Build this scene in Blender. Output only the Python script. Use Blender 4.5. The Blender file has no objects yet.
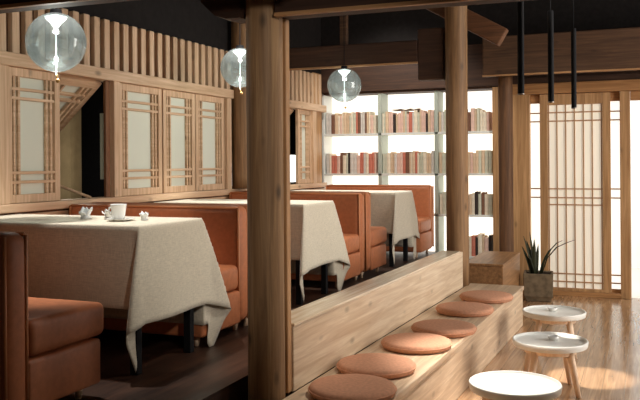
import bpy, bmesh, math, random
from mathutils import Vector, Matrix
random.seed(7)
PI = math.pi
scene = bpy.context.scene
COL = scene.collection

# ------------------------------------------------------------------ materials
def new_mat(name):
    m = bpy.data.materials.new(name); m.use_nodes = True
    nt = m.node_tree
    return m, nt, nt.nodes['Principled BSDF']

def lin(c):
    return tuple((x/12.92 if x <= .04045 else ((x+.055)/1.055)**2.4) for x in [v/255 for v in c[:3]]) + (1,)

def ramp(nt, stops):
    r = nt.nodes.new('ShaderNodeValToRGB'); e = r.color_ramp.elements
    while len(e) < len(stops): e.new(.5)
    for el, (p, c) in zip(e, stops): el.position = p; el.color = c
    return r

def mixc(nt, fac, a, b, mode='MIX'):
    n = nt.nodes.new('ShaderNodeMix'); n.data_type = 'RGBA'; n.blend_type = mode
    for sock, v in ((n.inputs[0], fac), (n.inputs[6], a), (n.inputs[7], b)):
        if hasattr(v, 'is_linked'): nt.links.new(v, sock)
        else: sock.default_value = v
    return n.outputs[2]

def wood(name, light, dark, axis='Z', rough=.5, knots=.5, plank=None, grain=1.0, spec=.4):
    """grain along the axis; knots and plank joints belong to the board itself"""
    m, nt, b = new_mat(name)
    L = nt.links
    tc = nt.nodes.new('ShaderNodeTexCoord')
    geo = nt.nodes.new('ShaderNodeObjectInfo')
    add = nt.nodes.new('ShaderNodeVectorMath'); add.operation = 'ADD'
    rnd = nt.nodes.new('ShaderNodeVectorMath'); rnd.operation = 'SCALE'; rnd.inputs[0].default_value = (7, 5, 3)
    L.new(geo.outputs['Random'], rnd.inputs['Scale'])
    L.new(tc.outputs['Object'], add.inputs[0]); L.new(rnd.outputs[0], add.inputs[1])
    mp = nt.nodes.new('ShaderNodeMapping')
    s = [26*grain]*3; s['XYZ'.index(axis)] = 1.3*grain
    mp.inputs['Scale'].default_value = s
    L.new(add.outputs[0], mp.inputs['Vector'])
    n1 = nt.nodes.new('ShaderNodeTexNoise'); n1.inputs['Scale'].default_value = 1.3
    n1.inputs['Detail'].default_value = 6; n1.inputs['Roughness'].default_value = .62; n1.inputs['Distortion'].default_value = .6
    L.new(mp.outputs[0], n1.inputs['Vector'])
    mid = tuple((light[i]+dark[i])/2 for i in range(3))
    r = ramp(nt, [(.32, lin(dark)), (.5, lin(mid)), (.66, lin(light))])
    L.new(n1.outputs['Fac'], r.inputs[0])
    col = r.outputs[0]
    if knots > 0:
        mk = nt.nodes.new('ShaderNodeMapping'); sk = [4.2]*3; sk['XYZ'.index(axis)] = 2.0
        mk.inputs['Scale'].default_value = sk; L.new(add.outputs[0], mk.inputs['Vector'])
        v = nt.nodes.new('ShaderNodeTexVoronoi'); v.inputs['Scale'].default_value = 1.5
        L.new(mk.outputs[0], v.inputs['Vector'])
        kr = ramp(nt, [(.04, (1, 1, 1, 1)), (.15, (0, 0, 0, 1))]); L.new(v.outputs['Distance'], kr.inputs[0])
        mul = nt.nodes.new('ShaderNodeMath'); mul.operation = 'MULTIPLY'; mul.inputs[1].default_value = knots
        L.new(kr.outputs[0], mul.inputs[0])
        col = mixc(nt, mul.outputs[0], col, lin(tuple(x*.42 for x in dark)))
    if plank:
        ax, w = plank
        sp = nt.nodes.new('ShaderNodeSeparateXYZ'); L.new(tc.outputs['Object'], sp.inputs[0])
        d = nt.nodes.new('ShaderNodeMath'); d.operation = 'DIVIDE'; d.inputs[1].default_value = w
        L.new(sp.outputs['XYZ'.index(ax)], d.inputs[0])
        fl = nt.nodes.new('ShaderNodeMath'); fl.operation = 'FLOOR'; L.new(d.outputs[0], fl.inputs[0])
        wn = nt.nodes.new('ShaderNodeTexWhiteNoise'); wn.noise_dimensions = '1D'; L.new(fl.outputs[0], wn.inputs['W'])
        pr = ramp(nt, [(0, (.72, .72, .72, 1)), (1, (1.12, 1.12, 1.12, 1))]); L.new(wn.outputs['Value'], pr.inputs[0])
        col = mixc(nt, 1.0, col, pr.outputs[0], 'MULTIPLY')
        fr = nt.nodes.new('ShaderNodeMath'); fr.operation = 'FRACT'; L.new(d.outputs[0], fr.inputs[0])
        jr = ramp(nt, [(.0, (.35, .35, .35, 1)), (.035, (1, 1, 1, 1))]); L.new(fr.outputs[0], jr.inputs[0])
        col = mixc(nt, 1.0, col, jr.outputs[0], 'MULTIPLY')
    L.new(col, b.inputs['Base Color'])
    b.inputs['Roughness'].default_value = rough
    b.inputs['Specular IOR Level'].default_value = spec
    bp = nt.nodes.new('ShaderNodeBump'); bp.inputs['Strength'].default_value = .12; bp.inputs['Distance'].default_value = .01
    L.new(n1.outputs['Fac'], bp.inputs['Height']); L.new(bp.outputs[0], b.inputs['Normal'])
    return m

def plain(name, c, rough=.6, spec=.4, metal=0, var=.0, scale=20):
    m, nt, b = new_mat(name)
    b.inputs['Roughness'].default_value = rough; b.inputs['Specular IOR Level'].default_value = spec
    b.inputs['Metallic'].default_value = metal
    if var:
        n = nt.nodes.new('ShaderNodeTexNoise'); n.inputs['Scale'].default_value = scale; n.inputs['Detail'].default_value = 4
        tc = nt.nodes.new('ShaderNodeTexCoord'); nt.links.new(tc.outputs['Object'], n.inputs['Vector'])
        r = ramp(nt, [(.3, lin(tuple(max(0, v*(1-var)) for v in c))), (.7, lin(tuple(min(255, v*(1+var)) for v in c)))])
        nt.links.new(n.outputs['Fac'], r.inputs[0]); nt.links.new(r.outputs[0], b.inputs['Base Color'])
        bp = nt.nodes.new('ShaderNodeBump'); bp.inputs['Strength'].default_value = .1; bp.inputs['Distance'].default_value = .005
        nt.links.new(n.outputs['Fac'], bp.inputs['Height']); nt.links.new(bp.outputs[0], b.inputs['Normal'])
    else: b.inputs['Base Color'].default_value = lin(c)
    return m

def linen(name, c):
    m, nt, b = new_mat(name); L = nt.links
    tc = nt.nodes.new('ShaderNodeTexCoord')
    outs = []
    for sc in ((30, 30, 420), (420, 420, 30)):
        mp = nt.nodes.new('ShaderNodeMapping'); mp.inputs['Scale'].default_value = sc; L.new(tc.outputs['Object'], mp.inputs[0])
        n = nt.nodes.new('ShaderNodeTexNoise'); n.inputs['Scale'].default_value = 1; n.inputs['Detail'].default_value = 2
        L.new(mp.outputs[0], n.inputs['Vector']); outs.append(n.outputs['Fac'])
    a = nt.nodes.new('ShaderNodeMath'); a.operation = 'ADD'; L.new(outs[0], a.inputs[0]); L.new(outs[1], a.inputs[1])
    r = ramp(nt, [(.35, lin(tuple(v*.9 for v in c))), (.65, lin(tuple(min(255, v*1.06) for v in c)))])
    h = nt.nodes.new('ShaderNodeMath'); h.operation = 'MULTIPLY'; h.inputs[1].default_value = .5; L.new(a.outputs[0], h.inputs[0])
    L.new(h.outputs[0], r.inputs[0]); L.new(r.outputs[0], b.inputs['Base Color'])
    b.inputs['Roughness'].default_value = .9; b.inputs['Specular IOR Level'].default_value = .1
    b.inputs['Sheen Weight'].default_value = .15
    return m

def glow(name, c, strength, base=None):
    m, nt, b = new_mat(name)
    b.inputs['Base Color'].default_value = lin(base or c); b.inputs['Roughness'].default_value = .8
    b.inputs['Emission Color'].default_value = lin(c); b.inputs['Emission Strength'].default_value = strength
    return m

def globe_glass(name):
    m, nt, b = new_mat(name); L = nt.links
    out = nt.nodes['Material Output']
    tr = nt.nodes.new('ShaderNodeBsdfTransparent'); tr.inputs[0].default_value = (.52, .575, .565, 1)
    tl = nt.nodes.new('ShaderNodeBsdfDiffuse'); tl.inputs[0].default_value = (.62, .67, .66, 1)
    gl = nt.nodes.new('ShaderNodeBsdfGlossy'); gl.inputs['Roughness'].default_value = .08
    lw = nt.nodes.new('ShaderNodeLayerWeight'); lw.inputs[0].default_value = .35
    m1 = nt.nodes.new('ShaderNodeMixShader'); m1.inputs[0].default_value = .12
    L.new(tr.outputs[0], m1.inputs[1]); L.new(tl.outputs[0], m1.inputs[2])
    r = ramp(nt, [(0, (.06, .06, .06, 1)), (1, (.6, .6, .6, 1))]); L.new(lw.outputs['Fresnel'], r.inputs[0])
    m2 = nt.nodes.new('ShaderNodeMixShader'); L.new(r.outputs[0], m2.inputs[0])
    L.new(m1.outputs[0], m2.inputs[1]); L.new(gl.outputs[0], m2.inputs[2])
    L.new(m2.outputs[0], out.inputs['Surface'])
    return m

LT, LTD = (222, 192, 160), (188, 153, 119)      # pale pine of the window wall
M = dict(
    pineZ=wood('pine_upright', LT, LTD, 'Z', .55, .5), pineY=wood('pine_along', LT, LTD, 'Y', .55, .6),
    pineX=wood('pine_across', LT, LTD, 'X', .55, .4),
    pineback=wood('pine_backing', (120, 80, 52), (84, 54, 34), 'Z', .7, .2),
    jamb=wood('brown_jamb', (140, 98, 66), (104, 68, 44), 'Z', .6, .4),
    pillar=wood('old_pillar', (176, 140, 100), (122, 90, 60), 'Z', .6, .75, grain=.8),
    pillarD=wood('dark_pillar', (122, 86, 56), (80, 54, 35), 'Z', .65, .6),
    pillarM=wood('brown_pillar', (156, 120, 82), (112, 82, 54), 'Z', .6, .6),
    beamX=wood('dark_beam_across', (82, 55, 39), (52, 34, 24), 'X', .65, .4),
    beamY=wood('dark_beam_along', (82, 55, 39), (52, 34, 24), 'Y', .65, .4),
    beamM=wood('brown_beam_across', (100, 71, 48), (66, 45, 30), 'X', .65, .5),
    rafter=wood('rafter_wood', (124, 84, 54), (88, 58, 38), 'X', .65, .4),
    trim=wood('lit_edge', (196, 150, 104), (160, 118, 78), 'X', .5, .2),  # paler wood that paints in the lit lower lip of the beams
    trimZ=wood('pale_edge_upright', (196, 150, 104), (160, 118, 78), 'Z', .5, .2),
    rail=wood('pale_rail', (228, 208, 180), (196, 168, 138), 'Y', .38, .45),
    railcap=wood('rail_cap', (232, 214, 188), (204, 178, 146), 'Y', .25, .25, spec=.6),  # lifted above the rail's tone to paint in the cap's sheen
    bench=wood('bench_wood', (224, 200, 170), (184, 154, 124), 'Y', .42, .5),
    step=wood('step_wood', (168, 126, 86), (126, 90, 58), 'Y', .42, .4),
    floor=wood('floor_planks', (196, 158, 120), (150, 114, 82), 'Y', .15, .25, plank=('X', .14), spec=.8),
    platform=wood('platform_planks', (78, 52, 38), (48, 31, 23), 'Y', .4, .3, plank=('X', .13)),
    screen=wood('screen_wood', (196, 154, 108), (156, 116, 76), 'Z', .5, .5),
    screenX=wood('screen_wood_across', (188, 140, 92), (148, 104, 64), 'X', .5, .4),
    stoolleg=wood('beech_leg', (246, 220, 192), (228, 194, 162), 'Z', .5, .0),
    ceiling=plain('black_ceiling', (34, 31, 30), .9, .1, var=.1),
    leather=plain('orange_leather', (180, 110, 72), .48, .35, var=.05, scale=30),
    piping=plain('leather_piping', (196, 128, 84), .42, .4),
    cushion=plain('terracotta_cushion', (206, 152, 122), .85, .15, var=.05, scale=60),
    linen=linen('oatmeal_linen', (212, 202, 182)),
    black=plain('black_metal', (22, 22, 24), .75, .2),
    rim=plain('steel_rim', (150, 140, 130), .3, .5, metal=.8),
    white=plain('white_lacquer', (236, 236, 230), .35, .5),
    china=plain('white_china', (240, 240, 236), .2, .5),
    napkin=plain('white_napkin', (236, 238, 238), .9, .1),
    paper=plain('window_paper', (216, 220, 206), .8, .2),
    wallwhite=plain('white_paint', (238, 240, 240), .9, .1),
    plaster=plain('beige_plaster', (190, 172, 138), .9, .1, var=.08, scale=5),
    palefloor=plain('pale_tiles', (214, 206, 196), .4, .4),
    doorpaper=glow('door_paper', (226, 214, 194), .40, (228, 220, 204)),  # emission stands in for light coming through the paper from behind
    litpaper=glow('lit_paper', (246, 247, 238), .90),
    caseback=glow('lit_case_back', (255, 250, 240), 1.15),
    shelf=plain('white_shelf', (226, 228, 222), .5, .3),
    divider=plain('grey_green_divider', (176, 184, 172), .5, .3),
    litwindow=glow('lit_outside_window', (255, 255, 250), 1.3),
    bulb=glow('lamp_bulb', (248, 252, 250), 5.0),
    cap=glow('lamp_cap', (240, 250, 246), 1.6),
    glass=globe_glass('globe_glass'),
    brass=plain('pale_brass', (200, 160, 100), .35, .5, metal=.6),
    pot=plain('grey_stone', (112, 98, 78), .8, .2, var=.15, scale=18),
    soil=plain('dark_soil', (40, 30, 22), .95, .1, var=.2),
    leaf=plain('dark_leaf', (52, 56, 36), .5, .4, var=.15, scale=8),
)
for k, c in dict(cream=(232, 220, 198), tan=(216, 190, 160), sage=(204, 204, 184), grey=(214, 208, 200), rose=(226, 192, 176),
                 red=(200, 122, 102), brown=(122, 88, 70), black=(62, 54, 50), white=(236, 232, 222)).items():
    M['book_'+k] = plain('book_'+k, c, .7, .2, var=.04, scale=40)
M['pages'] = plain('book_pages', (232, 222, 202), .9, .1)

# ------------------------------------------------------------------ mesh builder
class MB:
    def __init__(self): self.bm = bmesh.new()
    def box(self, x0, x1, y0, y1, z0, z1, mat=None):
        v = [self.bm.verts.new(p) for p in ((x0,y0,z0),(x1,y0,z0),(x1,y1,z0),(x0,y1,z0),(x0,y0,z1),(x1,y0,z1),(x1,y1,z1),(x0,y1,z1))]
        if mat:
            for q in v: q.co = mat @ q.co
        for f in ((3,2,1,0),(4,5,6,7),(0,1,5,4),(1,2,6,5),(2,3,7,6),(3,0,4,7)): self.bm.faces.new([v[i] for i in f])
        return self
    def tube(self, pts, rad, n=12, cap=True):
        pts = [Vector(p) for p in pts]
        rads = rad if isinstance(rad, (list, tuple)) else [rad]*len(pts)
        rings = []; ref = None
        for i, p in enumerate(pts):
            t = (pts[min(i+1, len(pts)-1)] - pts[max(i-1, 0)]).normalized()
            if ref is None: ref = Vector((1, 0, 0)) if abs(t.x) < .9 else Vector((0, 1, 0))
            u = (ref - t*ref.dot(t)).normalized(); w = t.cross(u); ref = u
            rings.append([self.bm.verts.new(p + (u*math.cos(a)+w*math.sin(a))*rads[i]) for a in [2*PI*k/n for k in range(n)]])
        for a, b in zip(rings, rings[1:]):
            for k in range(n): self.bm.faces.new((a[k], a[(k+1) % n], b[(k+1) % n], b[k]))
        if cap: self.bm.faces.new(rings[0][::-1]); self.bm.faces.new(rings[-1])
        return self
    def lathe(self, prof, c=(0, 0, 0), n=40, wob=None):
        rings = []
        for r, z in prof:
            if r < 1e-6: rings.append([self.bm.verts.new((c[0], c[1], c[2]+z))])
            else: rings.append([self.bm.verts.new((c[0]+r*math.cos(2*PI*k/n)*(1+(wob(k/n, z) if wob else 0)), c[1]+r*math.sin(2*PI*k/n)*(1+(wob(k/n, z) if wob else 0)), c[2]+z)) for k in range(n)])
        for a, b in zip(rings, rings[1:]):
            for k in range(n):
                if len(a) == 1 and len(b) == 1: continue
                if len(a) == 1: self.bm.faces.new((a[0], b[(k+1) % n], b[k]))
                elif len(b) == 1: self.bm.faces.new((a[k], a[(k+1) % n], b[0]))
                else: self.bm.faces.new((a[k], a[(k+1) % n], b[(k+1) % n], b[k]))
        return self
    def poly(self, pts, y0, y1):
        """x,z outline extruded along y"""
        a = [self.bm.verts.new((x, y0, z)) for x, z in pts]; b = [self.bm.verts.new((x, y1, z)) for x, z in pts]
        self.bm.faces.new(a); self.bm.faces.new(b[::-1]); n = len(pts)
        for i in range(n): self.bm.faces.new((a[i], b[i], b[(i+1) % n], a[(i+1) % n]))
        return self
    def build(self, name, mat, parent=None, bevel=0, seg=2, smooth=False, subsurf=0):
        bmesh.ops.recalc_face_normals(self.bm, faces=self.bm.faces)
        me = bpy.data.meshes.new(name); self.bm.to_mesh(me); self.bm.free()
        me.materials.append(M[mat] if isinstance(mat, str) else mat)
        o = bpy.data.objects.new(name, me); COL.objects.link(o)
        if parent: o.parent = parent
        if bevel:
            md = o.modifiers.new('bevel', 'BEVEL'); md.width = bevel; md.segments = seg; md.limit_method = 'ANGLE'; md.angle_limit = .6
            md.harden_normals = False
        if subsurf:
            md = o.modifiers.new('sub', 'SUBSURF'); md.levels = subsurf; md.render_levels = subsurf
        if smooth or bevel:
            for p in me.polygons: p.use_smooth = smooth
        return o

def box(*a): return MB().box(*a)
def tag(o, label=None, cat=None, group=None, kind=None):
    if label: o['label'] = label
    if cat: o['category'] = cat
    if group: o['group'] = group
    if kind: o['kind'] = kind
    return o
def struct(o): o['kind'] = 'structure'; return o
def root(name, loc, rz=0):
    o = bpy.data.objects.new(name, None); COL.objects.link(o); o.location = loc; o.rotation_euler = (0, 0, rz); o.empty_display_size = .1
    return o
def copy_tree(o, parent=None):
    c = o.copy(); COL.objects.link(c)
    if parent: c.parent = parent
    for ch in list(o.children): copy_tree(ch, c)
    return c

# ------------------------------------------------------------------ setting
WX = -3.75        # inner face of the window wall
PZ = .43          # platform floor
BY = 9.4          # back plane
struct(box(WX, 3.2, -1.5, BY, -.1, 0).build('floor', 'floor'))
tag(struct(MB().box(WX-.1, -1.87, 0, 3.67, .02, PZ).box(WX-.1, -1.68, 3.67, 7.5, .02, PZ).build('floor_platform', 'platform')))
struct(box(WX-.1, -2.3, 7.5, BY, .02, PZ).build('floor_alcove', 'platform'))
struct(box(-2.3, -1.66, 7.5, BY, .02, .36).build('floor_landing', 'platform'))
struct(box(-1.0, 3.2, BY, 12.1, -.1, 0).build('floor_hall', 'palefloor'))
struct(box(-7.2, 3.3, -1.5, 16, 3.7, 3.8).build('ceiling', 'ceiling'))
struct(box(-1.2, 3.3, 12.0, 12.1, 0, 3.7).build('wall_hall', 'wallwhite'))
struct(box(-1.25, -1.2, BY+.08, 12.0, 0, 3.7).build('wall_hall_side', 'wallwhite'))
# back wall around bookcase and screen
w = MB(); w.box(WX-.1, -1.40, 9.72, 9.8, 0, 2.37); w.box(WX-.1, -1.46, BY-.05, 9.72, 2.372, 2.86); w.box(-1.46, .8, BY-.03, BY+.12, 2.44, 2.86)
struct(w.build('wall_back', 'beamX'))
struct(box(WX-.1, .8, BY-.04, 9.8, 2.862, 3.7).build('wall_back_upper', 'ceiling'))
struct(box(.75, 3.3, BY-.03, BY+.12, 0, 3.7).build('wall_back_right', 'wallwhite'))
# right wall with a wide daylight opening; inner wall added to shade near sofa
w = MB(); w.box(3.2, 3.3, -1.5, 4.2, 0, 3.7); w.box(3.2, 3.3, 8.2, 12.1, 0, 3.7); w.box(3.2, 3.3, 4.2, 8.2, 2.9, 3.7); w.box(3.2, 3.3, 4.2, 8.2, 0, .5); w.box(.9, 1.0, -1.5, 5.15, 0, 3.7)
struct(w.build('wall_right_and_blocker', 'wallwhite'))

# left wall: low panelling, header, slats
w = MB()
w.box(WX-.1, WX, 1.0, 9.4, 0, 1.20)
w.box(WX-.1, WX-.03, 1.0, 9.4, 2.14, 2.585)
struct(w.build('wall_left', 'pineback'))
struct(box(WX-.1, WX-.02, 1.0, 9.4, 2.586, 3.7).build('wall_left_upper', 'ceiling'))
w = MB()
for k in range(5): w.box(WX, WX+.015, 1.0, 9.38, PZ+.15*k+.004, PZ+.15*k+.15)
struct(w.build('wall_left_boards', 'pineY', bevel=.004))
struct(box(WX-.1, WX+.05, 1.0, 9.36, 1.195, 1.25).build('trim_1', 'pineY', bevel=.006))      # sill
struct(box(WX-.1, WX+.05, 1.0, 9.36, 2.125, 2.21).build('trim_2', 'pineY', bevel=.006))      # header
y = 2.6
i = 0
sl = MB()
while y < 9.3:
    sl.box(WX-.03, WX+.012, y, y+.066, 2.21, 2.585); y += .118
tag(sl.build('wall_left_slats', 'pineZ', bevel=.006), kind='structure')

def post(y0, y1, mat='pineZ', z0=1.25, z1=2.125, d=.04):
    global tn
    tn += 1
    return struct(box(WX-.025, WX+d, y0, y1, z0, z1).build('trim_%d' % tn, mat, bevel=.005))
tn = 3
post(3.80, 3.955); post(5.035, 5.115); post(4.985, 5.033, 'jamb', d=.0); post(6.80, 6.885); post(8.95, 9.05)
post(9.05, 9.32, 'screen', PZ, 2.6, .0); post(7.14, 7.19, 'jamb')

wn = 0
def lattice_window(y0, y1, label, z0=1.252, z1=2.123):
    """paper window in a pine lattice: frame, lattice, pane"""
    global wn
    wn += 1
    r = root('window_%d' % wn, (WX, (y0+y1)/2, z0))
    tag(r, label, 'window', None, 'structure')
    h = (y1-y0)/2; H = z1-z0; st = .05
    f = MB(); f.box(-.022, .012, -h, -h+st, 0, H); f.box(-.022, .012, h-st, h, 0, H); f.box(-.022, .012, -h+st, h-st, 0, .055); f.box(-.022, .012, -h+st, h-st, H-.055, H)
    f.build('frame', 'pineZ', r, bevel=.004)
    l = MB(); b = .019
    for q in (.036, .078):
        l.box(-.016, .004, -h+st+q-.017, -h+st+q-.017+b, .055, H-.055); l.box(-.016, .004, h-st-q+.017-b, h-st-q+.017, .055, H-.055)
    for z in (.135, .195, H-.135, H-.195): l.box(-.016, .007, -h+st, h-st, z-b/2, z+b/2)
    l.build('lattice', 'pineY', r, bevel=.002)
    box(-.022, -.018, -h+st, h-st, .05, H-.05).build('pane', 'paper', r)
    return r
lattice_window(3.96, 4.46, 'lattice paper window left of the open hatch, beside the nearest globe lamp')
lattice_window(5.125, 5.72, 'lattice paper window directly right of the dark open hatch')
lattice_window(5.74, 6.25, 'middle lattice paper window between hatch and brown wall pillar')
lattice_window(6.265, 6.79, 'lattice paper window beside the brown wall pillar')
lattice_window(8.55, 8.95, 'narrow lattice paper window next to the bookcase corner')

def hatch(y0, y1, deg, label):
    """opening flap hinged at its top edge, swung outwards, with a stay"""
    global wn
    wn += 1
    r = root('window_%d' % wn, (WX-.045, (y0+y1)/2, 2.12)); tag(r, label, 'window', None, 'structure')
    h = (y1-y0)/2-.01; H = .86
    rot = Matrix.Rotation(math.radians(deg), 4, 'Y')
    f = MB(); st = .06
    f.box(-.02, .025, -h, -h+st, -H, 0, rot); f.box(-.02, .025, h-st, h, -H, 0, rot); f.box(-.02, .025, -h, h, -.06, 0, rot); f.box(-.02, .025, -h, h, -H, -H+.06, rot)
    f.build('frame', 'pineY', r, bevel=.004)
    l = MB()
    for q in (.03, .08): l.box(0, .022, -h+st+q, -h+st+q+.02, -H+.05, -.05, rot); l.box(0, .022, h-st-q-.02, h-st-q, -H+.05, -.05, rot)
    for z in (.15, .21, H-.15, H-.21): l.box(0, .022, -h+st, h-st, -z-.01, -z+.01, rot)
    l.build('lattice', 'pineY', r)
    box(-.012, -.004, -h+st, h-st, -H+.05, -.05).build('pane', 'paper', r).matrix_local = rot
    e = rot @ Vector((0, -h+.03, -H))
    MB().tube([(.03, h-.16, -.865), e], .011, 8).build('stay', 'pineY', r)
    return r
hatch(4.46, 4.99, 48, 'open window hatch swung outwards, dark night behind it')
hatch(7.20, 8.54, 45, 'far open window hatch partly hidden behind the front pillar')

# outside
struct(box(-6.0, -5.9, 10.2, 13.6, 1.15, 1.64).build('wall_outside_lit', 'litwindow'))
struct(box(-5.05, -4.9, 5.98, 6.14, 0, 2.6).build('wall_outside', 'plaster'))
struct(box(-4.99, -4.96, 6.535, 6.56, 1.35, 2.0).build('trim_30', 'paper'))
struct(box(-7.2, -7.1, -1.5, 16, -.3, 3.8).build('night_backdrop', 'ceiling'))  # dark sheet added so the outside stays black as night
struct(box(-7.2, -3.8, 15.9, 16, -.3, 3.8).build('night_backdrop_end', 'ceiling'))  # end sheet of the added night darkness
struct(box(-9.0, -4.0, -1.5, 16, -.3, -.2).build('ground', 'ceiling'))

# ------------------------------------------------------------------ pillars and beams
def pillar(name, x, y, r, z0, z1, mat, label, dents=.02):
    ph = random.random()*6
    prof = [(0, 0)] + [(r*(1+dents*.6*math.sin(ph+z*2.3)), z) for z in [(z1-z0)*k/14 for k in range(15)]] + [(0, z1-z0)]
    rt = root(name, (x, y, z0)); tag(rt, label, 'pillar', None, 'thing')
    MB().lathe(prof, n=36, wob=lambda a, z: dents*math.sin(2*PI*a*3+ph)+dents*.5*math.sin(2*PI*a*7+z)).build('shaft', mat, rt, smooth=True)
    return rt
p1 = pillar('wooden_pillar', -1.728, 3.55, .090, 0.002, 3.2, 'pillar', 'round knotty wooden pillar in the foreground beside the low partition')
box(.072, .100, .03, .075, .37, 2.203).build('edge_batten', 'trimZ', p1, bevel=.004)
p2 = pillar('wooden_pillar', -1.62, 7.36, .102, .362, 3.2, 'pillarM', 'knotty wooden pillar at the far end of the low partition')
p3 = pillar('wooden_pillar', -1.43, 8.98, .078, 0, 2.44, 'pillarD', 'dark round pillar between the bookcase and the paper screen door')
p4 = struct(pillar('wooden_pillar', -3.66, 7.02, .11, 1.25, 3.0, 'pillarM', 'brown round pillar standing against the window wall behind the second globe'))

def beam(name, x0, x1, y0, y1, z0, z1, mat, edge=None, label=None):
    b = box(x0, x1, y0, y1, z0, z1).build(name, mat, bevel=.012); struct(b)
    if label: tag(b, label, 'beam')
    if edge: box(x0, x1, y0-.006, y0+.02, z0-.012, z0+.006).build('lit_edge_strip', edge, b)  # pale strip painting the light along the beam's lower lip
    return b
# near tie beam with bracket end at the front pillar
bm_ = MB().poly([(-2.04, 2.62), (-2.04, 2.30), (-2.0, 2.262), (-1.96, 2.225), (-1.90, 2.207), (-1.822, 2.207), (-1.822, 2.62)], 3.47, 3.63)
b0 = struct(bm_.build('beam_bracket', 'beamX')); tag(b0, 'dark curved bracket on the left of the foreground pillar top', 'beam')
b1 = struct(box(-1.634, 3.1, 3.47, 3.63, 2.207, 2.62).build('tie_beam', 'beamX')); tag(b1, 'dark tie beam crossing overhead at the foreground pillar', 'beam')
box(-1.634, 3.1, 3.462, 3.49, 2.197, 2.214).build('lit_edge_strip', 'trim', b1)
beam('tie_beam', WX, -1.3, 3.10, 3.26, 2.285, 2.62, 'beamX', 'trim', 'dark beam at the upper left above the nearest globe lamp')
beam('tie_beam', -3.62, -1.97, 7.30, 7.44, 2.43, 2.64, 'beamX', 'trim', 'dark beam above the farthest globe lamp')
beam('tie_beam', -1.97, -1.73, 7.30, 7.44, 2.26, 2.74, 'beamX', None, 'brown bracket block on the left of the far partition pillar')
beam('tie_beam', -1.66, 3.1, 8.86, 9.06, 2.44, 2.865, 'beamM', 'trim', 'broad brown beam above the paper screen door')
struct(box(-1.5, .8, 9.32, 9.44, 2.375, 2.44).build('trim_40', 'beamX'))
# sloping rafter behind the far pillar
rf = MB(); L_ = 1.05; a_ = math.radians(30)
rf.box(-L_/2, L_/2, -.06, .06, -.085, .085, Matrix.Rotation(a_, 4, 'Y'))
rf = struct(rf.build('rafter', 'rafter', bevel=.01)); rf.location = (-1.67, 7.54, 2.905); tag(rf, 'short sloping rafter behind the far partition pillar', 'beam')
tag(struct(box(-2.76, -2.69, 7.34, 7.40, 2.64, 3.7).build('king_post', 'beamM', bevel=.006)), 'thin upright timber above the farthest globe lamp', 'beam')

# ------------------------------------------------------------------ low partition and bench (their run turns 1.4 degrees from the booths)
ROT = -math.radians(1.43)
lp = root('low_partition', (-1.63, 3.6, 0), ROT); tag(lp, 'low pale wooden partition between the booths and the cushioned bench', 'partition')
box(-.045, 0, .05, 3.62, .36, .685).build('front_board', 'rail', lp, bevel=.006)
box(-.165, -.125, .05, 3.50, PZ, .695).build('back_board', 'rail', lp, bevel=.006)
box(-.165, .006, .05, 3.50, .685, .702).build('cap', 'railcap', lp, bevel=.004)
bn = root('step_bench', (-1.144, 3.7, 0), ROT); tag(bn, 'long pale wooden step bench carrying a row of round cushions', 'bench')
box(-.484, .01, -2.2, 3.80, .325, .36).build('seat_board', 'bench', bn, bevel=.005)
box(-.03, 0, -2.2, 3.785, .002, .325).build('front_panel', 'bench', bn, bevel=.003)
box(-.484, -.03, 3.755, 3.785, .002, .325).build('end_panel', 'bench', bn, bevel=.003)
st = root('step_block', (-1.47, 8.3, 0.002)); tag(st, 'wooden step block between the two far pillars behind the bench end', 'step')
box(-.18, .20, -.55, .56, 0, .49).build('block', 'step', st, bevel=.006)
box(-.183, .205, -.555, .56, .49, .515).build('tread', 'step', st, bevel=.005)

# floor cushions
cu = [(-1.345, 3.72, 'nearest round terracotta cushion, beside the foreground pillar'), (-1.375, 4.19, 'second round cushion from the foreground pillar, tucked behind the nearest'),
      (-1.315, 4.80, 'third round cushion along the bench from the front'), (-1.26, 5.29, 'fourth round cushion along the bench, middle of the row'),
      (-1.275, 6.03, 'fifth round cushion along the bench, second from the far end'), (-1.225, 6.64, 'round cushion at the far end of the bench by the far pillar')]
proto = None
for i, (x, y, lb) in enumerate(cu):
    if proto is None:
        c = root('round_cushion', (x, y, .361))
        pr = [(0, .0), (.19, .0), (.207, .006), (.214, .018), (.214, .032), (.207, .044), (.193, .049), (.15, .051), (.08, .052), (0, .052)]
        MB().lathe(pr, n=48).build('cover', 'cushion', c, smooth=True)
        MB().tube([(.2155*math.cos(2*PI*k/48), .2155*math.sin(2*PI*k/48), .028) for k in range(49)], .004, 6, False).build('piping', 'cushion', c, smooth=True)
        proto = c
    else: c = copy_tree(proto); c.location = (x, y, .361)
    c.rotation_euler.z = i*1.3
    tag(c, lb, 'cushion', 'round cushions on the bench')

# ------------------------------------------------------------------ booths
SX = -3.035; SL = .665
def make_sofa():
    r = root('booth_sofa', (0, 0, PZ))
    box(-SL, SL, .12, .565, .06, .262).build('base', 'leather', r, bevel=.018, seg=3, smooth=True)
    box(-SL, SL, .13, .60, .268, .42).build('seat_cushion', 'leather', r, bevel=.035, seg=4, smooth=True)
    b = box(-SL, SL, 0, .135, .06, .775).build('backrest', 'leather', r, bevel=.05, seg=4, smooth=True)
    pm = MB()
    for s in (-1, 1):
        for yy in (.012, .123): pm.tube([(s*(SL-.012), yy, .07), (s*(SL-.012), yy, .762)], .008, 8)
    pm.tube([(-SL+.02, .122, .763), (SL-.02, .122, .763)], .008, 8)
    pm.build('piping', 'piping', b, smooth=True)
    for sx in (-1, 1):
        for yy in (.06, .5): MB().tube([(sx*(SL-.08), yy, .0), (sx*(SL-.07), yy, .07)], [.014, .02], 10).build('leg', 'stoolleg', r, smooth=True)
    return r
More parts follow.
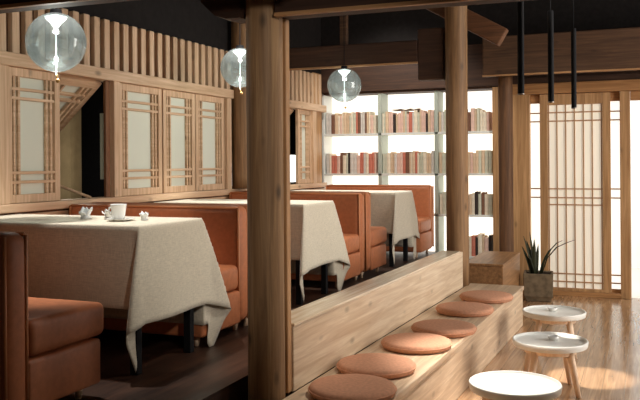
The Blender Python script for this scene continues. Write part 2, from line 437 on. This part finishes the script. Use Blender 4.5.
sofas = [(2.45, 0, 'orange leather sofa in the left foreground, seen from its end'), (4.63, PI, 'orange leather sofa facing the nearest table from beyond it'),
         (4.655, 0, 'orange leather sofa behind the foreground pillar, facing the middle table'), (6.93, PI, 'orange leather sofa facing the middle table, backed by another'),
         (6.97, 0, 'orange leather sofa facing the farthest table with its back to the middle one'), (9.27, PI, 'farthest orange leather sofa standing in front of the bookcase')]
sp = None
for y, rz, lb in sofas:
    if sp is None: s = sp = make_sofa()
    else: s = copy_tree(sp)
    s.location = (SX + (.06 if y > 9 else .04 if y < 3 else 0), y, PZ); s.rotation_euler.z = rz
    if y < 3: s.scale = (1, 1.07, 1.03)
    tag(s, lb, 'sofa', 'orange booth sofas')

TA, TB = .65, .30
def make_table():
    r = root('dining_table', (0, 0, PZ))
    box(-TA, TA, -TB, TB, .72, .75).build('table_top', 'step', r, bevel=.003)
    for sx in (-1, 1):
        for sy in (-1, 1):
            x, y = sx*(TA-.05), sy*(TB-.045)
            box(x-.022, x+.022, y-.022, y+.022, 0, .719).build('leg', 'black', r, bevel=.003)
    return r
def cloth_mesh(seed):
    """linen cloth larger than the table: flat top, hanging sides, corners falling in folds"""
    rg = random.Random(seed); ph = [rg.random()*6 for _ in range(6)]
    a, b, h, top = TA+.006, TB+.006, .49, .756
    hf, hb = .42, .62
    us = [-a-.02, -a-.01] + [-a + 2*a*k/30 for k in range(31)] + [a + h*((k+1)/24)**1.4 for k in range(24)]
    vs = [-b - hf*(1-k/24)**1.4 for k in range(24)] + [-b + 2*b*k/16 for k in range(17)] + [b + hb*((k+1)/30)**1.4 for k in range(30)]
    bm = bmesh.new(); g = []
    def pt(u, v):
        du, dv = max(abs(u)-a, 0), max(abs(v)-b, 0); su, sv = (1 if u > 0 else -1), (1 if v > 0 else -1)
        cu_, cv_ = max(-a, min(a, u)), max(-b, min(b, v))
        if du == 0 and dv == 0: return (u, v, top + .0012*math.sin(u*9+ph[0])*math.sin(v*11))
        def out(d, k0, k1): return k0*min(1, d/.02) + k1*d/h
        ox, oy = out(du, .006, .035), out(dv, .005, .008)
        if du == 0:      # long sides hang straight
            return (cu_, cv_ + sv*oy + .004*dv/h*math.sin(u*7+ph[1]), top - dv*.99)
        if dv == 0:
            return (cu_ + su*(ox + .012*du/h*math.sin(v*10+ph[2])), cv_, top - du*.99)
        far = sv > 0
        # the end face runs on past the corner, then the spare cloth folds back behind it
        w = min((.68 if far else .26)*du, .36); c = min(1, du/.45)
        ex = ox + .012*du/h*math.sin(cv_*10+ph[2])
        if dv <= w: return (cu_ + su*(ex - .02*c*(dv/max(w, 1e-6))**3), cv_ + sv*dv, top - du*.99 - .26*dv*du/h)
        e = dv - w; back = (.72 if far else .36)*c*c
        x = cu_ + su*(ex - .02*c - .02*c*min(1, e/.08)); y = cv_ + sv*(w - back*e + oy*(1-c)); z = top - (du*.99 + .26*w*du/h + e*(.99 - .28*c))
        return (x, y, z)
    for v in vs: g.append([bm.verts.new(pt(u, v)) for u in us])
    for r0, r1 in zip(g, g[1:]):
        for k in range(len(us)-1): bm.faces.new((r0[k], r0[k+1], r1[k+1], r1[k]))
    o = MB(); o.bm.free(); o.bm = bm
    ob = o.build('tablecloth', 'linen', smooth=True)
    md = ob.modifiers.new('thick', 'SOLIDIFY'); md.thickness = .003; md.offset = 1
    return ob
tables = [(-3.01, 3.69, 'nearest'), (-3.035, 5.83, 'middle'), (-3.02, 8.16, 'farthest')]
tp = None
for i, (x, y, w_) in enumerate(tables):
    if tp is None: t = tp = make_table()
    else: t = copy_tree(tp)
    t.location = (x, y, PZ)
    tag(t, ['nearest booth table with black legs, under the cloth with napkins on it', 'middle booth table with black legs under a linen cloth, right of the foreground pillar',
            'farthest booth table under a linen cloth near the bookcase'][i], 'table', 'booth tables')
    c = cloth_mesh(i); c.location = (x, y, PZ)
    tag(c, ['oatmeal linen tablecloth on the nearest table, carrying cups and napkins', 'oatmeal linen tablecloth on the middle table, partly behind the foreground pillar',
            'oatmeal linen tablecloth on the farthest table'][i], 'tablecloth', 'linen tablecloths')

# things on the nearest table
TZ = PZ+.7605
def napkin(x, y, s, lb, seed):
    rg = random.Random(seed)
    m = MB(); n = 7
    # a folded flower: overlapping curled petals around a base
    for k in range(n):
        a0 = 2*PI*k/n + rg.random()*.4; hgt = s*(.7+.5*rg.random()); lean = .25+.5*rg.random()
        rows = []
        for j in range(5):
            t = j/4; rr = s*(.25+.75*t*lean); z = hgt*math.sin(t*PI*.5); wdt = s*.55*math.sin(PI*(.2+.75*t))
            row = []
            for i in range(5):
                q = (i-2)/2; aa = a0 + q*wdt/(rr+s*.3)
                row.append(m.bm.verts.new((rr*math.cos(aa), rr*math.sin(aa), max(.0, z - .25*s*q*q*t))))
            rows.append(row)
        for r0, r1 in zip(rows, rows[1:]):
            for i in range(4): m.bm.faces.new((r0[i], r0[i+1], r1[i+1], r1[i]))
    m.lathe([(0, 0), (s*.5, 0), (s*.45, s*.2), (0, s*.4)], n=16)
    o = m.build('folded_napkin', 'napkin', smooth=True)
    md = o.modifiers.new('thick', 'SOLIDIFY'); md.thickness = .0025
    o.location = (x, y, TZ); tag(o, lb, 'napkin', 'white folded napkins')
    return o
napkin(-2.95, 3.73, .062, 'large white folded napkin, leftmost on the nearest table', 1)
napkin(-2.80, 3.74, .052, 'white folded napkin just left of the cup on the nearest table', 2)
napkin(-2.555, 3.73, .042, 'small low white napkin right of the cup near the table corner', 3)
sc_ = tag(MB().lathe([(0, 0), (.045, 0), (.075, .009), (.078, .012), (.05, .008), (0, .006)], n=36).build('saucer', 'china', smooth=True), 'white saucer under the tall cup on the nearest table', 'saucer')
sc_.location = (-2.66, 3.66, TZ)
cp = root('tea_cup', (-2.675, 3.66, TZ+.0075)); tag(cp, 'tall white cup standing on the saucer on the nearest table', 'cup')
MB().lathe([(0, 0), (.030, 0), (.034, .01), (.043, .075), (.045, .082), (.042, .08), (.032, .014), (0, .012)], n=32).build('body', 'china', cp, smooth=True)
MB().tube([(-.038+.0, 0, .065), (-.06, 0, .062), (-.066, 0, .045), (-.055, 0, .027), (-.034, 0, .02)], .005, 8).build('handle', 'china', cp, smooth=True)

# ------------------------------------------------------------------ globe pendants
def make_globe():
    r = root('globe_lamp', (0, 0, 0)); R = .165
    pr = [(.022, R*.992)] + [(R*math.sin(PI*(.045+.91*k/30)), R*math.cos(PI*(.045+.91*k/30))) for k in range(31)] + [(.022, -R*.992)]
    MB().lathe(pr, n=56).build('shade', 'glass', r, smooth=True)
    MB().lathe([(0, R+.02), (.03, R+.02), (.034, R-.004), (0, R-.004)], n=24).build('cap', 'black', r)
    MB().lathe([(0, R-.006), (.062, R-.022), (.055, R-.036), (.03, R-.058), (.012, R-.085), (0, R-.09)], n=28).build('reflector', 'cap', r, smooth=True)
    MB().tube([(0, 0, R-.08), (0, 0, -R-.02)], .0035, 8).build('rod', 'cap', r)
    MB().lathe([(0, .022), (.010, .014), (.013, 0), (.010, -.014), (0, -.022)], c=(0, 0, -.095), n=20).build('bulb', 'bulb', r, smooth=True)
    MB().tube([(0, 0, R+.02), (0, 0, 1.42)], .004, 8).build('cord', 'black', r)
    t = MB(); t.tube([(0, 0, -R-.015), (.006, 0, -R-.035)], .004, 6)
    t.lathe([(0, .012), (.011, .006), (.013, -.004), (.006, -.014), (0, -.016)], c=(.01, 0, -R-.048), n=12)
    t.build('finial', 'brass', r, smooth=True)
    return r
gl = [(-3.058, 3.62, 2.183, 'clear glass globe lamp nearest the camera, above the first table'), (-3.15, 6.0, 2.30, 'glass globe lamp half hidden behind the foreground pillar'),
      (-2.70, 7.3, 2.246, 'farthest glass globe lamp, in front of the bookcase')]
gp = None
for x, y, z, lb in gl:
    if gp is None: g = gp = make_globe()
    else: g = copy_tree(gp)
    g.location = (x, y, z); tag(g, lb, 'lamp', 'glass globe pendants')

# ------------------------------------------------------------------ bookcase
bc = root('bookcase', (0, BY, 0)); tag(bc, 'tall backlit bookcase built into the alcove, full of books', 'bookcase')
X0, X1 = -3.752, -1.645
shelves = [1.855, 1.36, .875, .385]
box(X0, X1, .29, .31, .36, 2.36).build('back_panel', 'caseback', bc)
box(X0-.03, X0, .0, .3, .36, 2.36).build('side_panel', 'shelf', bc, bevel=.004); box(X1, X1+.07, -.03, .3, .36, 2.36).build('side_panel', 'screen', bc, bevel=.004)
for z in shelves: box(X0, X1, 0, .29, z-.026, z).build('shelf', 'shelf', bc, bevel=.002)
box(X0, X1, -.01, .29, 2.345, 2.37).build('top_panel', 'beamX', bc)
DV = [-3.02, -2.315]
for x in DV: box(x-.022, x+.022, .0, .285, .385, 2.345).build('divider', 'divider', bc, bevel=.002)

ORD = 'first second third fourth fifth sixth seventh eighth ninth tenth eleventh twelfth thirteenth fourteenth fifteenth sixteenth seventeenth eighteenth nineteenth twentieth'.split()
def ordn(n): return ORD[n-1] if n <= 20 else 'twenty-' + ORD[n-21] if n < 30 else 'thirtieth'
cname = dict(cream='cream', tan='tan', sage='pale sage', grey='light grey', rose='dusty pink', red='brick red', brown='dark brown', black='black', white='off-white')
bays = [('left', X0+.012, DV[0]-.025), ('middle', DV[0]+.025, DV[1]-.025), ('right', DV[1]+.025, X1-.01)]
rows = ['top', 'second', 'third', 'bottom']
seqs = {('top', 'left'): 'grey grey brown tan cream rose cream tan tan sage cream sage red brown'.split(),
        ('top', 'middle'): 'cream sage tan rose rose black tan rose rose tan sage rose red grey'.split(),
        ('second', 'left'): 'grey cream red red rose brown cream sage black grey grey rose red red'.split(),
        ('second', 'middle'): 'sage sage cream tan tan grey rose rose red brown tan cream tan red cream'.split()}
bmesh_cache = {}
def book_mesh(col, wq, hq, dq):
    key = (col, wq, hq, dq)
    if key in bmesh_cache: return bmesh_cache[key]
    w, h, d = wq, hq, dq
    m = MB(); t = .0025
    m.box(0, t, 0, d, 0, h); m.box(w-t, w, 0, d, 0, h)
    # rounded spine
    n = 6; prev = None
    for k in range(n+1):
        a = PI*k/n; x = w/2-(w/2)*math.cos(a); y = -.006*math.sin(a)
        c0, c1 = m.bm.verts.new((x, y, 0)), m.bm.verts.new((x, y, h))
        if prev: m.bm.faces.new((prev[0], c0, c1, prev[1]))
        prev = (c0, c1)
    nf = len(m.bm.faces)
    m.box(t, w-t, .003, d-.004, .003, h-.004)
    m.bm.faces.ensure_lookup_table()
    for f in m.bm.faces[nf:]: f.material_index = 1
    bmesh.ops.recalc_face_normals(m.bm, faces=m.bm.faces)
    me = bpy.data.meshes.new('book'); m.bm.to_mesh(me); m.bm.free()
    me.materials.append(M['book_'+col]); me.materials.append(M['pages'])
    bmesh_cache[key] = me
    return me
rb = random.Random(11)
for ri, z in enumerate(shelves):
    for bname, xa, xb in bays:
        if ri >= 2 and bname != 'right': continue
        if ri >= 2: xa += .12 if ri == 3 else .0
        seq = seqs.get((rows[ri], bname)); x = xa+.002; n = 0
        while x < xb-.03:
            col = seq[n % len(seq)] if seq else rb.choice('cream tan tan grey rose red brown black sage cream'.split())
            w_ = rb.choice([.02, .025, .03, .036, .042]); 
            if not seq: w_ = rb.choice([.03, .036, .045])
            if x+w_ > xb: break
            h_ = rb.choice([.225, .24, .25, .262, .27])
            me = book_mesh(col, w_, h_, .19)
            n += 1
            o = bpy.data.objects.new('book', me); COL.objects.link(o)
            o.location = (x, BY+.02+rb.random()*.015, z+.0005)
            tag(o, '%s book, %s from the left in the %s bay of the %s shelf' % (cname[col], ordn(n), bname, rows[ri]), 'book', 'books on the %s shelf of the bookcase' % rows[ri])
            x += w_+.0015
# open book laid flat over the top row
ob = root('open_book', (-2.70, BY+.10, 1.855+.272)); tag(ob, 'open book lying flat on top of the top shelf row', 'book')
pg = MB()
for s in (-1, 1):
    pr_ = [(s*.17*k/8, .014*math.sin(PI*min(1, k/5))*.9+.002*k) for k in range(9)]
    vv = [[pg.bm.verts.new((x, yy, z+.004)) for yy in (-.07, .07)] for x, z in pr_]
    for p, q in zip(vv, vv[1:]): pg.bm.faces.new((p[0], q[0], q[1], p[1]))
pgs = pg.build('pages', 'pages', ob, smooth=True); md = pgs.modifiers.new('t', 'SOLIDIFY'); md.thickness = .006
box(-.175, .175, -.074, .074, -.002, .003).build('cover', 'book_brown', ob)

# ------------------------------------------------------------------ sliding paper screen
DY = 9.3
d1 = root('door_1', (0, DY, 0)); tag(d1, 'sliding lattice paper screen door in a wooden frame at the back', 'door', None, 'structure')
f = MB(); f.box(-1.405, -1.215, -.005, .13, 0, 2.25); f.build('jamb', 'screen', d1, bevel=.006)
box(-.262, -.155, -.005, .13, 0, 2.25).build('jamb', 'screen', d1, bevel=.006)
box(-1.405, .8, -.012, .12, 2.252, 2.372).build('lintel', 'screenX', d1, bevel=.006)
MB().box(-1.213, -.264, .065, .12, 2.15, 2.25).box(-.153, .8, .03, .12, 2.15, 2.25).build('head_board', 'screenX', d1, bevel=.004)
box(-1.215, -.262, .0, .12, 0, .05).build('threshold', 'screenX', d1, bevel=.004)
# fixed bright panels behind
fx = MB()
for a, b in ((-1.215, -1.09), (-.37, -.262)):
    for z in (1.945, 2.04, 1.187, 1.088, .241, .153): fx.box(a, b, .08, .092, z-.007, z+.007)
    fx.box(a, b, .07, .1, .05, .09)
fx.build('side_lattice', 'screenX', d1)
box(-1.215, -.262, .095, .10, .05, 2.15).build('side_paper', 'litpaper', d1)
# sliding leaf in front
lf = MB()
lf.box(-1.107, -1.022, .02, .06, .05, 2.248); lf.box(-.443, -.357, .02, .06, .05, 2.248)
lf.box(-1.022, -.443, .02, .06, .05, .085); lf.box(-1.022, -.443, .02, .06, 2.125, 2.248)
lf.build('leaf_frame', 'screen', d1, bevel=.004)
lt = MB()
for x in (-1.012, -.922, -.828, -.735, -.64, -.548, -.452): lt.box(x-.0065, x+.0065, .034, .046, .085, 2.125)
for z in (1.945, 2.04, 1.187, 1.088, 1.01, .241, .153): lt.box(-1.022, -.443, .032, .047, z-.0065, z+.0065)
lt.build('lattice', 'screen', d1)
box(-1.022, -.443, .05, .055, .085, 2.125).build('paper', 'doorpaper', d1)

# ------------------------------------------------------------------ plant
pt_ = root('potted_plant', (-1.085, 8.93, 0), .1); tag(pt_, 'dark spiky plant in a squarish grey stone pot by the screen door', 'plant')
pm = MB(); q = math.sqrt(2)
pr = [(0, .0), (.125*q, .0), (.135*q, .03), (.15*q, .06), (.155*q, .3), (.135*q, .3), (.13*q, .27), (0, .27)]
pm.lathe(pr, n=4); bmesh.ops.rotate(pm.bm, verts=pm.bm.verts, cent=(0, 0, 0), matrix=Matrix.Rotation(PI/4, 3, 'Z'))
pm.build('pot', 'pot', pt_, bevel=.012, seg=3)
box(-.125, .125, -.125, .125, .265, .285).build('soil', 'soil', pt_)
def leaf(pts, w, parent):
    m = MB(); prev = None; n = len(pts)
    for i, p in enumerate(pts):
        t = i/(n-1); ww = w*(.45+.9*math.sin(PI*min(.97, .25+.73*t)))*.75 if i < n-1 else .001
        p = Vector(p); dr = Vector((pts[-1][0]-pts[0][0], pts[-1][1]-pts[0][1], 0))
        sd = Vector((dr.y, -dr.x, 0)); sd = sd.normalized() if sd.length > 1e-4 else Vector((1, 0, 0))
        sd = (sd + Vector((.8, 0, 0))).normalized()
        c = [m.bm.verts.new(p-sd*ww), m.bm.verts.new(p+Vector((0, .25*ww, -.1*ww))), m.bm.verts.new(p+sd*ww)]
        if prev:
            for k in (0, 1): m.bm.faces.new((prev[k], prev[k+1], c[k+1], c[k]))
        prev = c
    o = m.build('leaf', 'leaf', parent, smooth=True); md = o.modifiers.new('t', 'SOLIDIFY'); md.thickness = .004
    return o
rg = random.Random(4)
for bx, by, tx, ty, h_, w_ in [(-.06, 0, -.15, -.03, .42, .022), (-.05, .03, -.09, .02, .46, .024), (-.04, -.03, -.04, -.05, .40, .022), (-.02, .02, 0, .05, .33, .02),
                             (-.07, -.02, -.17, .04, .30, .018), (-.055, .0, -.12, .06, .36, .022), (-.03, -.02, -.10, -.06, .24, .02), (-.04, .03, -.03, .0, .28, .022)]:
    leaf([(bx+(tx-bx)*t**1.5, by+(ty-by)*t, .27+h_*t) for t in (0, .25, .5, .75, 1)], w_, pt_)
for bx, by, pts in [(.02, 0, [(.02, 0, .27), (.06, 0, .42), (.13, -.01, .55), (.19, -.02, .62), (.25, -.02, .65)]), (.03, .02, [(.03, .02, .27), (.09, .03, .45), (.19, .03, .57), (.29, .03, .62), (.38, .03, .655)]),
                    (.0, .0, [(.01, 0, .27), (.03, .02, .36), (.07, .03, .46), (.11, .03, .53), (.14, .04, .56)])]:
    leaf(pts, .009, pt_)

# ------------------------------------------------------------------ stools
def make_stool():
    r = root('round_stool', (0, 0, 0)); h_ = .335; R = .24
    MB().lathe([(0, h_-.045), (R-.02, h_-.045), (R-.006, h_-.04), (R, h_-.008), (R-.003, h_), (R-.010, h_), (R-.016, h_-.012), (R-.03, h_-.018), (0, h_-.018)], n=64).build('tray_top', 'white', r, smooth=True, bevel=.002)
    MB().lathe([(.15, h_-.046), (.17, h_-.046), (.165, h_-.08), (.15, h_-.08), (.15, h_-.046)], n=40).build('apron', 'stoolleg', r, smooth=False)
    for k in range(4):
        a = PI/4+k*PI/2
        MB().tube([(.215*math.cos(a), .215*math.sin(a), 0), (.15*math.cos(a), .15*math.sin(a), h_-.047)], [.016, .026], 14).build('leg', 'stoolleg', r, smooth=True)
    return r
stl = [(-.648, 4.31, .5, 'nearest round white stool table, cut by the bottom of the picture'), (-.589, 5.43, .25, 'middle round white stool table with beech legs and a white dish'),
       (-.672, 6.49, .1, 'farthest round white stool table, by the end of the bench')]
sp_ = None
for i, (x, y, rz, lb) in enumerate(stl):
    if sp_ is None: s = sp_ = make_stool()
    else: s = copy_tree(sp_)
    s.location = (x, y, 0.0005); s.rotation_euler.z = rz; tag(s, lb, 'stool', 'round white stool tables')
for (x, y, lb) in ((-.575, 5.50, 'small white dish on the middle stool table'), (-.69, 6.56, 'small white dish on the farthest stool table')):
    o = MB().lathe([(0, 0), (.026, 0), (.034, .012), (.038, .026), (.034, .026), (.028, .012), (0, .008)], n=28).build('dish', 'china', smooth=True)
    o.location = (x, y, .318); tag(o, lb, 'dish', 'small white dishes')

# ------------------------------------------------------------------ black tube pendants
tb = None
for x, y, z, lb in ((-.703, 5.0, 1.905, 'black tube pendant nearest the far pillar, leftmost of three'), (-.60, 5.7, 1.90, 'middle black tube pendant of the three above the stools'),
                    (-.521, 6.6, 1.91, 'rightmost and thinnest looking black tube pendant')):
    if tb is None:
        r = tb = root('tube_pendant', (0, 0, 0))
        MB().lathe([(0, .02), (.0165, .02), (.0165, .001), (.02, 0), (.02, .62), (.018, .628), (0, .63)], n=24).build('tube', 'black', r, smooth=False)
        MB().lathe([(.0203, .0), (.0206, .0), (.0206, .006), (.0203, .006)], n=24).build('rim', 'rim', r)
        MB().tube([(0, 0, .63), (0, 0, 1.78)], .003, 8).build('cord', 'black', r)
        t = r
    else: t = copy_tree(tb)
    t.location = (x, y, z); tag(t, lb, 'lamp', 'black tube pendants')

# ------------------------------------------------------------------ lights
def lamp(name, typ, loc, power, col, **k):
    l = bpy.data.lights.new(name, typ); l.energy = power; l.color = col
    for a, v in k.items():
        if a not in ('rot', 'look'): setattr(l, a, v)
    o = bpy.data.objects.new(name, l); COL.objects.link(o); o.location = loc
    if 'look' in k: o.rotation_euler = (Vector(k['look'])-Vector(loc)).to_track_quat('-Z', 'Y').to_euler()
    return o
WARM = (1, .80, .60); NEUT = (1, .93, .85)
for x, y, z, _ in gl: lamp('globe_light', 'POINT', (x, y, z-.095), 11, (1, .96, .90), shadow_soft_size=.026)
lamp('window_daylight', 'AREA', (3.1, 6.2, 1.75), 225, (1, .95, .89), shape='RECTANGLE', size=2.2, size_y=4.0, look=(-1, 6.0, 1.2))
lamp('outside_fill', 'POINT', (-4.55, 5.5, 1.55), 5, (1, .85, .65), shadow_soft_size=.05)  # unseen lamp added to brighten the plaster outside
lamp('hall_daylight', 'AREA', (1.2, 10.8, 3.4), 120, (1, .97, .93), shape='RECTANGLE', size=2.5, size_y=2, look=(.5, 11.4, 0))
for y in (3.66, 5.85, 8.1):
    lamp('table_fill', 'SPOT', (-2.95, y, 3.45), 260, (1, .97, .93), spot_size=.8, spot_blend=.6, shadow_soft_size=.05, look=(-3.0, y, 0))  # unseen spots added to whiten the table tops
for p, q, e, a in (((-.25, 3.9, 3.4), (-1.25, 4.0, .36), 100, .75), ((-.5, 4.9, 3.4), (-2.4, 3.8, .9), 110, .8), ((-.5, 6.9, 3.4), (-2.4, 6.0, .9), 110, .8), ((.3, 1.2, 2.4), (-1.73, 3.55, 1.55), 105, .62),
                   ((-.3, 5.0, 3.4), (-1.62, 7.36, 1.3), 90, .55), ((-.4, 6.2, 3.4), (-1.0, 8.9, 1.3), 60, .8)):
    lamp('aisle_fill', 'SPOT', p, e, (1, .93, .83), spot_size=a, spot_blend=.8, shadow_soft_size=.08, look=q)  # unseen spots added to brighten pillars, bench, cloths and plant corner
lamp('shelf_fill', 'SPOT', (-2.75, 8.05, 3.5), 120, (1, .95, .88), spot_size=1.5, spot_blend=.7, shadow_soft_size=.1, look=(-2.75, 9.4, 1.5))  # unseen spot added to brighten the book spines
lamp('tube_light', 'SPOT', (-.703, 5.0, 1.9), 200, NEUT, spot_size=1.0, spot_blend=.6, shadow_soft_size=.02, look=(-.66, 4.5, 0))
lamp('tube_light', 'SPOT', (-.60, 5.7, 1.895), 330, NEUT, spot_size=.34, spot_blend=.5, shadow_soft_size=.02, look=(-.36, 5.85, 0))
lamp('tube_light', 'SPOT', (-.521, 6.6, 1.905), 16, NEUT, spot_size=1.0, spot_blend=.6, shadow_soft_size=.02, look=(-.6, 6.3, 0))

wd = bpy.data.worlds.new('night'); scene.world = wd; wd.use_nodes = True
bg = wd.node_tree.nodes['Background']; bg.inputs[0].default_value = lin((200, 170, 150)); bg.inputs[1].default_value = .10

# ------------------------------------------------------------------ camera
cam = bpy.data.cameras.new('camera'); co = bpy.data.objects.new('camera', cam); COL.objects.link(co)
F, YH = 804., 162.5
cam.sensor_fit = 'HORIZONTAL'; cam.sensor_width = 36; cam.lens = 36*F/640
cam.shift_y = -(200-YH)/640
co.location = (0, 0, 1.5)
yaw = math.atan(326/804)
co.matrix_world = Matrix.Translation((0, 0, 1.5)) @ Matrix.Rotation(yaw, 4, 'Z') @ Matrix.Rotation(PI/2, 4, 'X') @ Matrix.Rotation(-math.radians(.4), 4, 'Z')
cam.clip_start = .05
scene.camera = co

scene.view_settings.view_transform = 'Standard'; scene.view_settings.look = 'None'
scene.view_settings.gamma = 1; scene.view_settings.use_curve_mapping = False; scene.view_settings.exposure = .18
scene.cycles.use_denoising = True
scene.cycles.max_bounces = 8; scene.cycles.transparent_max_bounces = 12
scene.cycles.sample_clamp_indirect = 4
